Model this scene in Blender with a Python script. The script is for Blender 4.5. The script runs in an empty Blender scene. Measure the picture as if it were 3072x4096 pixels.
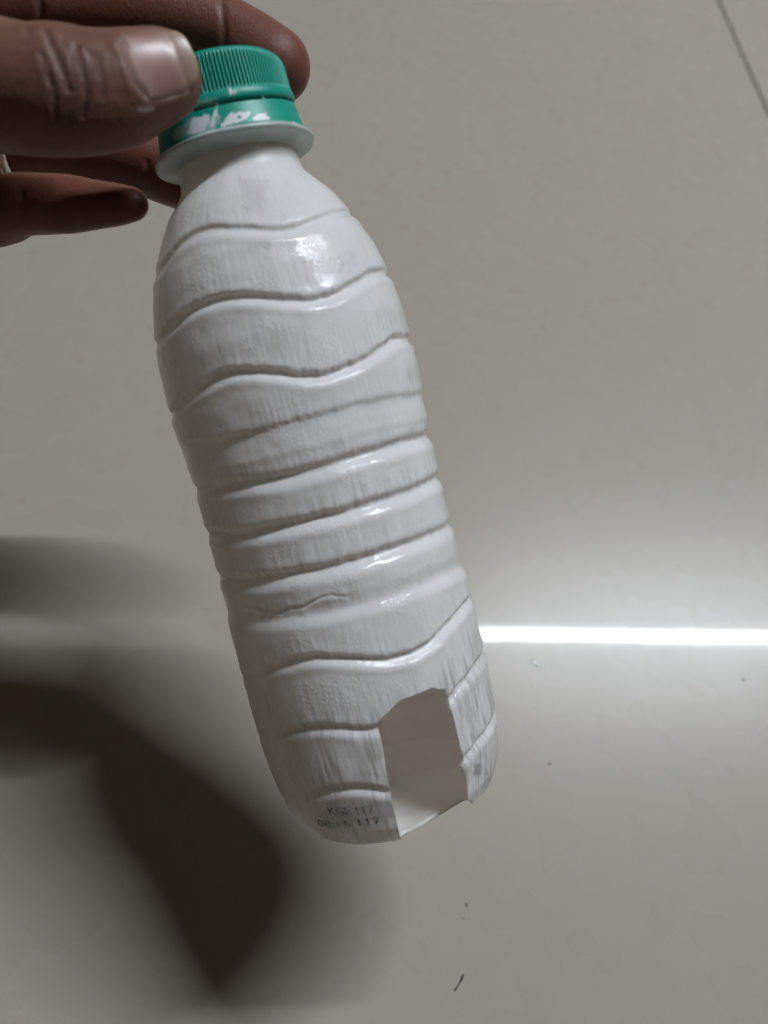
import bpy, bmesh, math, random
import numpy as np
from mathutils import Vector, Matrix

random.seed(7)
RNG = np.random.RandomState(11)
scene = bpy.context.scene
COL = scene.collection

# ------------------------------------------------------------------ camera
PITCH = math.radians(30.0)      # optical axis, measured from straight down
LEAN = math.radians(-4.5)       # phone leaning sideways
CAM_H = 0.268                   # phone above the floor (m)
TANH = 0.63                     # tan(half vertical field of view)
cam_d = bpy.data.cameras.new('camera')
cam = bpy.data.objects.new('camera', cam_d)
COL.objects.link(cam)
cam.location = (0, 0, CAM_H)
cam.rotation_euler = (Matrix.Rotation(PITCH, 3, 'X') @ Matrix.Rotation(LEAN, 3, 'Y')).to_euler()
cam_d.sensor_fit = 'VERTICAL'
cam_d.sensor_height = 36.0
cam_d.sensor_width = 27.0
cam_d.lens = 18.0 / TANH
cam_d.clip_start = 0.01
cam_d.clip_end = 60
cam_d.dof.use_dof = True
cam_d.dof.focus_distance = 0.190
cam_d.dof.aperture_fstop = 10.5
scene.camera = cam

# ------------------------------------------------------------------ light
world = bpy.data.worlds.new('World')
scene.world = world
world.use_nodes = True
bg = world.node_tree.nodes['Background']
bg.inputs['Color'].default_value = (1.0, 0.86, 0.76, 1)
bg.inputs['Strength'].default_value = 0.047
LAMP_EMIT = 860.0
LAMP_COL = (0.84, 0.925, 1.0, 1)
LAMP_Z = 2.20
scene.view_settings.view_transform = 'Standard'
scene.view_settings.look = 'None'
scene.view_settings.exposure = 0.0
scene.view_settings.gamma = 1.0
scene.view_settings.use_curve_mapping = False
scene.cycles.max_bounces = 16
scene.cycles.diffuse_bounces = 10
scene.cycles.transmission_bounces = 10
scene.cycles.transparent_max_bounces = 16
scene.cycles.sample_clamp_indirect = 6.0

# ------------------------------------------------------------------ frames
CP, SP = math.cos(PITCH), math.sin(PITCH)
CB, SB = math.cos(LEAN), math.sin(LEAN)
R_CAM = np.array([[1, 0, 0], [0, CP, -SP], [0, SP, CP]]) @ np.array([[CB, 0, SB], [0, 1, 0], [-SB, 0, CB]])     # camera axes -> world
def to_world(P):
    """camera-frame millimetres -> world metres"""
    P = np.asarray(P, float)
    return (P @ R_CAM.T) * 0.001 + np.array([0, 0, CAM_H])
FS = 2048 / TANH                # focal length in photograph pixels (3072x4096)
FD = FS / 1.8516976             # the same for the 1659x2212 view
def at(x, y, z):                # photograph pixel at depth z (mm) -> camera frame
    return np.array([(x - 1536) / FS * z, (2048 - y) / FS * z, -z])
def atd(x, y, z):
    return np.array([(x - 829.5) / FD * z, (1106 - y) / FD * z, -z])
def ray(x, y):
    v = np.array([(x - 1536) / FS, (2048 - y) / FS, -1.0])
    return v / np.linalg.norm(v)
def proj(P):
    P = np.asarray(P)
    return 1536 + FS * P[..., 0] / -P[..., 2], 2048 - FS * P[..., 1] / -P[..., 2]
def floor_pt(x, y):
    d = R_CAM @ ray(x, y)
    t = CAM_H / -d[2]
    return np.array([d[0] * t, d[1] * t, 0])
c2 = lambda L: [(550 + x / 2.07375, 100 + y / 2.07375) for x, y in L]
c3 = lambda L: [(550 + x / 1.3825, 650 + y / 1.3825) for x, y in L]
c4 = lambda L: [(700 + x / 1.3272, 1650 + y / 1.3272) for x, y in L]
c5 = lambda L: [(900 + x / 1.3825, 2400 + y / 1.3825) for x, y in L]

# ------------------------------------------------------------------ helpers
def new_mat(name):
    m = bpy.data.materials.new(name)
    m.use_nodes = True
    nt = m.node_tree
    return m, nt, nt.nodes['Principled BSDF']
def N(nt, typ, **kw):
    n = nt.nodes.new(typ)
    for k, v in kw.items():
        if k.startswith('i_'):
            n.inputs[k[2:].replace('_', ' ')].default_value = v
        else:
            setattr(n, k, v)
    return n
def ramp(nt, src, pts):
    n = nt.nodes.new('ShaderNodeValToRGB')
    e = n.color_ramp.elements
    while len(e) < len(pts):
        e.new(0.5)
    for el, (p, c) in zip(e, pts):
        el.position = p
        el.color = c if len(c) == 4 else (*c, 1)
    nt.links.new(src, n.inputs[0])
    return n.outputs[0]
def g(v):
    return (v, v, v, 1)
def mixc(nt, fac, a, b, blend='MIX'):
    n = nt.nodes.new('ShaderNodeMix')
    n.data_type = 'RGBA'
    n.blend_type = blend
    if isinstance(fac, (int, float)):
        n.inputs[0].default_value = fac
    else:
        nt.links.new(fac, n.inputs[0])
    for i, v in ((6, a), (7, b)):
        if isinstance(v, tuple):
            n.inputs[i].default_value = v if len(v) == 4 else (*v, 1)
        else:
            nt.links.new(v, n.inputs[i])
    return n.outputs[2]
def math_(nt, op, a, b=None, clamp=False):
    n = nt.nodes.new('ShaderNodeMath')
    n.operation = op
    n.use_clamp = clamp
    for i, v in ((0, a), (1, b)):
        if v is None:
            continue
        if isinstance(v, (int, float)):
            n.inputs[i].default_value = v
        else:
            nt.links.new(v, n.inputs[i])
    return n.outputs[0]
def attr(nt, name):
    n = nt.nodes.new('ShaderNodeAttribute')
    n.attribute_name = name
    return n.outputs['Fac']

def mesh_obj(name, verts_w, faces, mats, parent=None, smooth=True, attrs=None, uv=None, mat_index=None):
    """one mesh object from world-space metres; a child stores offsets from its parent's origin"""
    o_loc = np.zeros(3)
    if parent is not None:
        p = parent
        while p is not None:
            o_loc += np.array(p.location); p = p.parent
    V = np.asarray(verts_w, float) - o_loc
    own = np.zeros(3)
    if parent is None:
        own = V.mean(0); V = V - own
    me = bpy.data.meshes.new(name)
    me.from_pydata(V.tolist(), [], [tuple(int(i) for i in f) for f in faces])
    if not isinstance(mats, (list, tuple)):
        mats = [mats]
    for m in mats:
        me.materials.append(m)
    if smooth:
        me.polygons.foreach_set('use_smooth', [True] * len(me.polygons))
    if mat_index is not None:
        me.polygons.foreach_set('material_index', np.asarray(mat_index, np.int32))
    for k, a in (attrs or {}).items():
        at_ = me.attributes.new(k, 'FLOAT', 'POINT')
        at_.data.foreach_set('value', np.asarray(a, np.float32))
    if uv is not None:
        lay = me.uv_layers.new(name='UVMap')
        li = np.zeros(len(me.loops), np.int32)
        me.loops.foreach_get('vertex_index', li)
        lay.data.foreach_set('uv', np.asarray(uv, np.float32)[li].ravel())
    me.update()
    o = bpy.data.objects.new(name, me)
    COL.objects.link(o)
    o.location = own
    if parent is not None:
        o.parent = parent
    return o
def tag(o, label=None, cat=None, group=None, kind=None):
    if label: o['label'] = label
    if cat: o['category'] = cat
    if group: o['group'] = group
    if kind: o['kind'] = kind
    return o
def empty(name, loc):
    o = bpy.data.objects.new(name, None)
    COL.objects.link(o)
    o.location = loc
    o.empty_display_size = 0.02
    return o

# smooth value noise in numpy
_TAB = RNG.rand(256, 256)
def vnoise(x, y, seed=0):
    x = np.asarray(x, float) + 37.3 * seed; y = np.asarray(y, float) + 91.7 * seed
    xi = np.floor(x).astype(int); yi = np.floor(y).astype(int)
    fx = x - xi; fy = y - yi
    fx = fx * fx * (3 - 2 * fx); fy = fy * fy * (3 - 2 * fy)
    t = lambda a, b: _TAB[a % 256, b % 256]
    return (t(xi, yi) * (1 - fx) + t(xi + 1, yi) * fx) * (1 - fy) + (t(xi, yi + 1) * (1 - fx) + t(xi + 1, yi + 1) * fx) * fy - 0.5
def poly_sd(px, py, poly):
    """signed distance in pixels to a polygon, negative inside"""
    px = np.asarray(px, float); py = np.asarray(py, float)
    best = np.full(px.shape, 1e9); inside = np.zeros(px.shape, bool)
    n = len(poly)
    for i in range(n):
        (x0, y0), (x1, y1) = poly[i], poly[(i + 1) % n]
        dx, dy = x1 - x0, y1 - y0
        t = np.clip(((px - x0) * dx + (py - y0) * dy) / (dx * dx + dy * dy + 1e-9), 0, 1)
        best = np.minimum(best, np.hypot(px - x0 - t * dx, py - y0 - t * dy))
        c = ((y0 > py) != (y1 > py))
        with np.errstate(divide='ignore', invalid='ignore'):
            xc = x0 + (py - y0) * dx / (dy if dy else 1e-9)
        inside ^= c & (px < xc)
    return np.where(inside, -best, best)
def line_d(px, py, pts):
    best = np.full(np.shape(px), 1e9)
    for (x0, y0), (x1, y1) in zip(pts[:-1], pts[1:]):
        dx, dy = x1 - x0, y1 - y0
        t = np.clip(((px - x0) * dx + (py - y0) * dy) / (dx * dx + dy * dy + 1e-9), 0, 1)
        best = np.minimum(best, np.hypot(px - x0 - t * dx, py - y0 - t * dy))
    return best
def sstep(a, b, x):
    t = np.clip((x - a) / (b - a), 0, 1)
    return t * t * (3 - 2 * t)

# ================================================================== materials
def mat_tile():
    m, nt, b = new_mat('polished_tile')
    tc = N(nt, 'ShaderNodeTexCoord')
    geo = N(nt, 'ShaderNodeNewGeometry')
    pos = geo.outputs['Position']
    n1 = N(nt, 'ShaderNodeTexNoise'); n1.inputs['Scale'].default_value = 7; n1.inputs['Detail'].default_value = 3
    n2 = N(nt, 'ShaderNodeTexNoise'); n2.inputs['Scale'].default_value = 420; n2.inputs['Detail'].default_value = 3
    n3 = N(nt, 'ShaderNodeTexNoise'); n3.inputs['Scale'].default_value = 38; n3.inputs['Detail'].default_value = 2
    for n in (n1, n2, n3):
        nt.links.new(pos, n.inputs['Vector'])
    c = ramp(nt, n1.outputs['Fac'], [(0.3, (0.338, 0.290, 0.246)), (0.7, (0.346, 0.298, 0.253))])
    n4 = N(nt, 'ShaderNodeTexNoise'); n4.inputs['Scale'].default_value = 1900; n4.inputs['Detail'].default_value = 2
    nt.links.new(pos, n4.inputs['Vector'])
    c = mixc(nt, 0.10, c, ramp(nt, n4.outputs['Fac'], [(0.3, (0.23, 0.195, 0.165)), (0.7, (0.46, 0.40, 0.34))]))
    nt.links.new(c, b.inputs['Base Color'])
    r = ramp(nt, n3.outputs['Fac'], [(0.2, g(0.264)), (0.8, g(0.286))])
    nt.links.new(r, b.inputs['Roughness'])
    b.inputs['Specular IOR Level'].default_value = 0.19
    b.inputs['Coat Weight'].default_value = 0.085
    b.inputs['Coat Roughness'].default_value = 0.04
    bp = N(nt, 'ShaderNodeBump'); bp.inputs['Strength'].default_value = 0.012; bp.inputs['Distance'].default_value = 0.001
    nt.links.new(n2.outputs['Fac'], bp.inputs['Height'])
    nt.links.new(bp.outputs['Normal'], b.inputs['Normal'])
    return m
def mat_grout():
    m, nt, b = new_mat('grout')
    n1 = N(nt, 'ShaderNodeTexNoise'); n1.inputs['Scale'].default_value = 35
    geo = N(nt, 'ShaderNodeNewGeometry'); nt.links.new(geo.outputs['Position'], n1.inputs['Vector'])
    nt.links.new(ramp(nt, n1.outputs['Fac'], [(0.35, (0.09, 0.085, 0.075)), (0.65, (0.26, 0.25, 0.23))]), b.inputs['Base Color'])
    b.inputs['Roughness'].default_value = 0.9
    return m
def mat_paint():
    m, nt, b = new_mat('white_brushed_paint')
    uv = N(nt, 'ShaderNodeUVMap')
    def nz(sx, sy, scale, detail=4, rough=0.55):
        mp = N(nt, 'ShaderNodeMapping'); mp.inputs['Scale'].default_value = (sx, sy, 1)
        nt.links.new(uv.outputs[0], mp.inputs['Vector'])
        n = N(nt, 'ShaderNodeTexNoise'); n.inputs['Scale'].default_value = scale
        n.inputs['Detail'].default_value = detail; n.inputs['Roughness'].default_value = rough
        nt.links.new(mp.outputs[0], n.inputs['Vector'])
        return n.outputs['Fac']
    # uv is in millimetres (u around, v along the axis)
    fine = nz(1.0, 0.055, 2.6, 3)
    mid = nz(1.0, 0.10, 0.9, 3)
    big = nz(1.0, 0.6, 0.09, 3)
    lump = nz(1.0, 0.7, 0.55, 5, 0.6)
    thin = attr(nt, 'thin')
    st = math_(nt, 'MULTIPLY', ramp(nt, fine, [(0.40, g(0)), (0.60, g(1))]), ramp(nt, mid, [(0.36, g(0.1)), (0.62, g(1))]))
    st = math_(nt, 'MULTIPLY', st, thin)
    st2 = math_(nt, 'MULTIPLY', ramp(nt, mid, [(0.46, g(0)), (0.70, g(1))]), math_(nt, 'MULTIPLY', thin, 0.45))
    st3 = math_(nt, 'MULTIPLY', ramp(nt, big, [(0.48, g(0)), (0.72, g(1))]), 0.16)
    fac = math_(nt, 'ADD', st, math_(nt, 'ADD', st2, st3), clamp=True)
    c = mixc(nt, fac, (0.90, 0.875, 0.89), (0.40, 0.385, 0.385))
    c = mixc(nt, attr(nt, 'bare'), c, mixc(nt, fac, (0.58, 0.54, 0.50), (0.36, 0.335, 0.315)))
    c = mixc(nt, attr(nt, 'print'), c, (0.24, 0.235, 0.27))
    nt.links.new(c, b.inputs['Base Color'])
    r = ramp(nt, lump, [(0.3, g(0.05)), (0.7, g(0.15))])
    nt.links.new(r, b.inputs['Roughness'])
    b.inputs['Specular IOR Level'].default_value = 0.5
    peel = math_(nt, 'MULTIPLY', nz(1.0, 0.8, 1.7, 2, 0.5), ramp(nt, nz(1.0, 1.0, 0.12, 2), [(0.42, g(0)), (0.6, g(1))]))
    lump = math_(nt, 'ADD', lump, math_(nt, 'MULTIPLY', peel, 2.0))
    h = math_(nt, 'ADD', math_(nt, 'MULTIPLY', math_(nt, 'MULTIPLY', fine, math_(nt, 'ADD', thin, 0.12)), 0.55), math_(nt, 'MULTIPLY', lump, 0.5))
    bp = N(nt, 'ShaderNodeBump'); bp.inputs['Strength'].default_value = 0.6; bp.inputs['Distance'].default_value = 0.0003
    nt.links.new(h, bp.inputs['Height'])
    nt.links.new(bp.outputs['Normal'], b.inputs['Normal'])
    tr = N(nt, 'ShaderNodeBsdfTranslucent'); tr.inputs['Color'].default_value = (0.94, 0.90, 0.84, 1)
    mx = N(nt, 'ShaderNodeMixShader'); mx.inputs[0].default_value = 0.36
    out = nt.nodes['Material Output']
    nt.links.new(b.outputs[0], mx.inputs[1]); nt.links.new(tr.outputs[0], mx.inputs[2])
    nt.links.new(mx.outputs[0], out.inputs['Surface'])
    return m
def mat_inner():
    """clear plastic wall seen from inside: the paint's back shows through it"""
    m, nt, b = new_mat('inner_plastic')
    b.inputs['Base Color'].default_value = (0.90, 0.875, 0.84, 1)
    b.inputs['Roughness'].default_value = 0.3
    tr = N(nt, 'ShaderNodeBsdfTransparent'); tr.inputs['Color'].default_value = (0.97, 0.96, 0.94, 1)
    mx = N(nt, 'ShaderNodeMixShader'); mx.inputs[0].default_value = 0.6
    out = nt.nodes['Material Output']
    nt.links.new(b.outputs[0], mx.inputs[1]); nt.links.new(tr.outputs[0], mx.inputs[2])
    nt.links.new(mx.outputs[0], out.inputs['Surface'])
    return m
def mat_green():
    m, nt, b = new_mat('green_cap_plastic')
    geo = N(nt, 'ShaderNodeNewGeometry')
    n = N(nt, 'ShaderNodeTexNoise'); n.inputs['Scale'].default_value = 900; n.inputs['Detail'].default_value = 4
    nt.links.new(geo.outputs['Position'], n.inputs['Vector'])
    base = ramp(nt, n.outputs['Fac'], [(0.3, (0.0, 0.235, 0.165)), (0.7, (0.0, 0.265, 0.19))])
    c = mixc(nt, attr(nt, 'paint'), base, (0.60, 0.62, 0.63))
    nt.links.new(c, b.inputs['Base Color'])
    b.inputs['Roughness'].default_value = 0.42
    b.inputs['Specular IOR Level'].default_value = 0.4
    return m
def mat_flange():
    m, nt, b = new_mat('milky_flange_plastic')
    geo = N(nt, 'ShaderNodeNewGeometry')
    n = N(nt, 'ShaderNodeTexNoise'); n.inputs['Scale'].default_value = 260; n.inputs['Detail'].default_value = 4
    nt.links.new(geo.outputs['Position'], n.inputs['Vector'])
    nt.links.new(ramp(nt, n.outputs['Fac'], [(0.35, (0.50, 0.57, 0.53)), (0.65, (0.66, 0.69, 0.68))]), b.inputs['Base Color'])
    b.inputs['Roughness'].default_value = 0.22
    tr = N(nt, 'ShaderNodeBsdfTranslucent'); tr.inputs['Color'].default_value = (0.6, 0.66, 0.62, 1)
    mx = N(nt, 'ShaderNodeMixShader'); mx.inputs[0].default_value = 0.3
    out = nt.nodes['Material Output']
    nt.links.new(b.outputs[0], mx.inputs[1]); nt.links.new(tr.outputs[0], mx.inputs[2])
    nt.links.new(mx.outputs[0], out.inputs['Surface'])
    return m
def mat_ink():
    m, nt, b = new_mat('faded_ink')
    b.inputs['Base Color'].default_value = (0.03, 0.028, 0.036, 1)
    b.inputs['Roughness'].default_value = 0.4
    geo = N(nt, 'ShaderNodeNewGeometry')
    n = N(nt, 'ShaderNodeTexNoise'); n.inputs['Scale'].default_value = 750; n.inputs['Detail'].default_value = 3
    nt.links.new(geo.outputs['Position'], n.inputs['Vector'])
    nt.links.new(ramp(nt, n.outputs['Fac'], [(0.38, g(0.85)), (0.62, g(0.15))]), b.inputs['Alpha'])
    return m
def mat_skin():
    m, nt, b = new_mat('brown_skin')
    geo = N(nt, 'ShaderNodeNewGeometry')
    def nz(s, d=4):
        n = N(nt, 'ShaderNodeTexNoise'); n.inputs['Scale'].default_value = s; n.inputs['Detail'].default_value = d
        nt.links.new(geo.outputs['Position'], n.inputs['Vector']); return n.outputs['Fac']
    c = ramp(nt, nz(55), [(0.3, (0.155, 0.065, 0.041)), (0.7, (0.215, 0.100, 0.066))])
    c = mixc(nt, math_(nt, 'MULTIPLY', nz(420), 0.35), c, (0.12, 0.06, 0.05))
    c = mixc(nt, attr(nt, 'palm'), c, (0.125, 0.038, 0.027))  # reddish palm-side skin, darkened so the fingers' deep shade sits in the colour
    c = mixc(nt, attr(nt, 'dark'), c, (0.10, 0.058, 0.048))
    c = mixc(nt, attr(nt, 'paint'), c, (0.62, 0.55, 0.53))
    nt.links.new(c, b.inputs['Base Color'])
    b.inputs['Roughness'].default_value = 0.46
    b.inputs['Specular IOR Level'].default_value = 0.27
    b.inputs['Subsurface Weight'].default_value = 0.12
    b.inputs['Subsurface Radius'].default_value = (1.0, 0.35, 0.2)
    b.inputs['Subsurface Scale'].default_value = 0.0015
    vo = N(nt, 'ShaderNodeTexVoronoi'); vo.inputs['Scale'].default_value = 1100
    nt.links.new(geo.outputs['Position'], vo.inputs['Vector'])
    vo2 = N(nt, 'ShaderNodeTexVoronoi'); vo2.feature = 'DISTANCE_TO_EDGE'; vo2.inputs['Scale'].default_value = 620
    mp = N(nt, 'ShaderNodeMapping'); mp.inputs['Scale'].default_value = (1.6, 0.7, 1.0); mp.inputs['Rotation'].default_value = (0, 0, 0.2)
    nt.links.new(geo.outputs['Position'], mp.inputs['Vector']); nt.links.new(mp.outputs[0], vo2.inputs['Vector'])
    h = math_(nt, 'ADD', math_(nt, 'MULTIPLY', vo.outputs['Distance'], 0.5), math_(nt, 'ADD', nz(900, 3), math_(nt, 'MULTIPLY', ramp(nt, vo2.outputs['Distance'], [(0.0, g(0)), (0.16, g(1))]), 0.28)))
    nt.links.new(ramp(nt, nz(130), [(0.3, g(0.40)), (0.7, g(0.62))]), b.inputs['Roughness'])
    bp = N(nt, 'ShaderNodeBump'); bp.inputs['Strength'].default_value = 0.35; bp.inputs['Distance'].default_value = 0.0002
    nt.links.new(h, bp.inputs['Height'])
    nt.links.new(bp.outputs['Normal'], b.inputs['Normal'])
    return m
def mat_nail():
    m, nt, b = new_mat('thumbnail_keratin')
    u = attr(nt, 'along')
    c = ramp(nt, u, [(0.0, (0.33, 0.215, 0.19)), (0.17, (0.35, 0.22, 0.20)), (0.36, (0.29, 0.15, 0.135)), (0.60, (0.28, 0.14, 0.125)), (0.88, (0.32, 0.22, 0.165)), (1.0, (0.35, 0.26, 0.195))])
    geo = N(nt, 'ShaderNodeNewGeometry')
    n = N(nt, 'ShaderNodeTexNoise'); n.inputs['Scale'].default_value = 240
    nt.links.new(geo.outputs['Position'], n.inputs['Vector'])
    c = mixc(nt, math_(nt, 'MULTIPLY', n.outputs['Fac'], 0.3), c, (0.33, 0.19, 0.165))
    c = mixc(nt, attr(nt, 'side'), c, (0.20, 0.10, 0.075))
    nt.links.new(c, b.inputs['Base Color'])
    b.inputs['Roughness'].default_value = 0.34
    return m
def simple(name, col, rough=0.5, metal=0.0, emit=None):
    m, nt, b = new_mat(name)
    n = N(nt, 'ShaderNodeTexNoise'); n.inputs['Scale'].default_value = 800
    geo = N(nt, 'ShaderNodeNewGeometry'); nt.links.new(geo.outputs['Position'], n.inputs['Vector'])
    nt.links.new(ramp(nt, n.outputs['Fac'], [(0.3, tuple(0.88 * c for c in col)), (0.7, col)]), b.inputs['Base Color'])
    b.inputs['Roughness'].default_value = rough
    b.inputs['Metallic'].default_value = metal
    return m
M_TILE, M_GROUT, M_PAINT, M_INNER = mat_tile(), mat_grout(), mat_paint(), mat_inner()
M_GREEN, M_FLANGE, M_INK, M_SKIN, M_NAIL = mat_green(), mat_flange(), mat_ink(), mat_skin(), mat_nail()

# ================================================================== floor
TILE, GAP = 0.8, 0.0014
JA, JB = floor_pt(2874, 0), floor_pt(3072, 450)          # the joint seen at the upper right
jd = (JA - JB) / np.linalg.norm(JA - JB)
YAW = math.atan2(jd[1], jd[0]) - math.pi / 2
NSIDE = 7
half = NSIDE * TILE / 2 + .01
me = bpy.data.meshes.new('floor')
me.from_pydata([(x, y, z) for z in (-.0012, -.03) for x, y in ((-half, -half), (half, -half), (half, half), (-half, half))], [], [(0, 1, 2, 3), (7, 6, 5, 4), (0, 4, 5, 1), (1, 5, 6, 2), (2, 6, 7, 3), (3, 7, 4, 0)])
me.materials.append(M_GROUT)
floor = bpy.data.objects.new('floor', me); COL.objects.link(floor)
tag(floor, kind='structure')
floor.rotation_euler = (0, 0, YAW)
jn = np.array([jd[1], -jd[0], 0])                       # to the right of the joint
tile_c = JB - jn * TILE / 2 + jd * (.26 - JB @ jd)        # centre of the tile under the bottle
floor.location = Vector(tile_c)
bm = bmesh.new()
hw = (TILE - GAP) / 2
bmesh.ops.create_cube(bm, size=1)
bmesh.ops.scale(bm, vec=(2 * hw, 2 * hw, 0.009), verts=bm.verts)
bmesh.ops.translate(bm, vec=(0, 0, -0.0045), verts=bm.verts)
bmesh.ops.bevel(bm, geom=[e for e in bm.edges if all(v.co.z > -0.001 for v in e.verts)], offset=0.0006, segments=2, affect='EDGES', profile=0.6)
tile_me = bpy.data.meshes.new('tile'); bm.to_mesh(tile_me); bm.free()
tile_me.materials.append(M_TILE)
for i in range(-3, 4):
    for j in range(-3, 4):
        o = bpy.data.objects.new('tile', tile_me)
        COL.objects.link(o)
        o.parent = floor
        o.location = (i * TILE, j * TILE, 0)

# ================================================================== tube light
def mirror_pt(x, y):
    d = R_CAM @ ray(x, y); d = d / -d[2]
    return np.array([d[0] * (CAM_H + LAMP_Z), d[1] * (CAM_H + LAMP_Z), LAMP_Z])
LA, LB = mirror_pt(1000 * 1.8517, 1368.5 * 1.8517), mirror_pt(1820 * 1.8517, 1380.6 * 1.8517)
LAMP_C = (LA + LB) / 2
HL = float(np.linalg.norm(LB - LA)) / 2
LAMP_YAW = math.atan2(LB[1] - LA[1], LB[0] - LA[0])
lamp = empty('tube_light', (0, 0, 0))
tag(lamp, 'lit white tube light mirrored as a bright streak in the floor', 'tube light')
M_EM, nt, b = new_mat('lit_tube')
b.inputs['Base Color'].default_value = (0.8, 0.8, 0.8, 1)
b.inputs['Emission Color'].default_value = LAMP_COL
b.inputs['Emission Strength'].default_value = LAMP_EMIT
M_FIX = simple('white_enamel', (0.75, 0.75, 0.74), 0.4)
lamp.location = LAMP_C
lamp.rotation_euler = (0, 0, LAMP_YAW)
def tube_mesh(name, x0, x1, r, mat, z=0, seg=14):
    vs, fs = [], []
    for x in (x0, x1):
        for k in range(seg):
            a = 2 * math.pi * k / seg
            vs.append((x, r * math.cos(a), z + r * math.sin(a)))
    for k in range(seg):
        fs.append((k, (k + 1) % seg, seg + (k + 1) % seg, seg + k))
    fs.append(tuple(range(seg))[::-1]); fs.append(tuple(range(seg, 2 * seg)))
    me = bpy.data.meshes.new(name); me.from_pydata(vs, [], fs); me.materials.append(mat); me.update()
    o = bpy.data.objects.new(name, me); COL.objects.link(o); o.parent = lamp
    return o
tube_mesh('glass_tube', -HL + .012, HL - .012, 0.0105, M_EM)
for sx in (-1, 1):
    tube_mesh('end_cap', HL - .011 if sx > 0 else -HL - .009, HL + .009 if sx > 0 else -HL + .011, 0.0115, M_FIX)
sec = [(-.075, -.012), (-.03, .028), (.03, .028), (.075, -.012), (.078, -.010), (.034, .075), (-.034, .075), (-.078, -.010)]
vs = [(x, y, z) for x in (-HL - .02, HL + .02) for y, z in sec]
fs = [(k, (k + 1) % 8, 8 + (k + 1) % 8, 8 + k) for k in range(8)] + [(0, 1, 6, 7), (1, 2, 5, 6), (2, 3, 4, 5), (8, 15, 14, 9), (9, 14, 13, 10), (10, 13, 12, 11)]
me = bpy.data.meshes.new('batten'); me.from_pydata(vs, [], fs); me.materials.append(M_FIX); me.update()
bt = bpy.data.objects.new('batten', me); COL.objects.link(bt); bt.parent = lamp
for sx in (-1, 1):
    bm = bmesh.new(); bmesh.ops.create_cube(bm, size=1)
    bmesh.ops.scale(bm, vec=(0.012, 0.028, 0.05), verts=bm.verts)
    bmesh.ops.translate(bm, vec=(sx * (HL + .012), 0, 0.012), verts=bm.verts)
    me = bpy.data.meshes.new('holder'); bm.to_mesh(me); bm.free(); me.materials.append(M_FIX)
    ho = bpy.data.objects.new('holder', me); COL.objects.link(ho); ho.parent = lamp

# ================================================================== bottle frame
P0 = at(931, 612, 172) + np.array([.5, .1, 0])      # centre of the neck flange
P1 = at(1551, 3033, 192) + np.array([.3, 0, 0])
AX = (P1 - P0) / np.linalg.norm(P1 - P0)
UU = -P0 - ((-P0) @ AX) * AX; UU /= np.linalg.norm(UU)
VV = np.cross(AX, UU)
if VV[0] < 0: VV = -VV
def bp_(th, s, r):
    th, s, r = np.broadcast_arrays(th, s, r)
    return P0 + s[..., None] * AX + r[..., None] * (np.cos(th)[..., None] * UU + np.sin(th)[..., None] * VV)
PROF = np.array([(-1, 12.8), (3, 12.85), (5.5, 12.95), (7, 13.4), (8, 14.1), (9, 15.05), (10, 15.9), (11.3, 17.0), (12.5, 18.05), (15, 19.5), (18.1, 21.1),
    (20, 22.1), (24, 23.9), (28, 25.1), (31.6, 25.9), (35, 26.5), (40, 27.1), (46, 27.35), (52, 27.5), (57, 27.3), (61, 26.95), (66, 26.6),
    (70, 26.7), (76, 26.7), (82, 26.7), (88, 26.75), (95, 27.0), (99, 27.5), (105, 27.5), (110, 27.55), (120, 27.6), (129, 27.5),
    (134, 27.0), (138.5, 26.3), (143, 25.2), (146.5, 23.4)])
def prof(s):
    return np.interp(s, PROF[:, 0], PROF[:, 1])
_sd = np.linspace(-1, 146.5, 700)
_pr = prof(_sd)
_k = np.exp(-np.linspace(-2, 2, 13) ** 2); _k /= _k.sum()
_pr2 = np.convolve(np.pad(_pr, 6, mode='edge'), _k, 'valid')
prof_s = lambda s: np.interp(s, _sd, _pr2)
def hit(px, py):
    """pixel -> (angle, s) on the smooth bottle"""
    d = ray(px, py)
    lo = None
    for t in np.arange(120, 230, .25):
        q = d * t - P0
        s = q @ AX
        rr = math.hypot(q @ UU, q @ VV)
        if rr < prof_s(s):
            lo = t; break
    if lo is None:                       # grazing: closest approach
        tt = np.arange(120, 230, .25)
        q = d[None] * tt[:, None] - P0
        s = q @ AX
        e = np.hypot(q @ UU, q @ VV) - prof_s(s)
        i = int(e.argmin()); return math.atan2(q[i] @ VV, q[i] @ UU), float(s[i])
    a, b_ = lo - .25, lo
    for _ in range(20):
        t = (a + b_) / 2; q = d * t - P0
        if math.hypot(q @ UU, q @ VV) < prof_s(q @ AX): b_ = t
        else: a = t
    q = d * b_ - P0
    return math.atan2(q @ VV, q @ UU), float(q @ AX)

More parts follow.
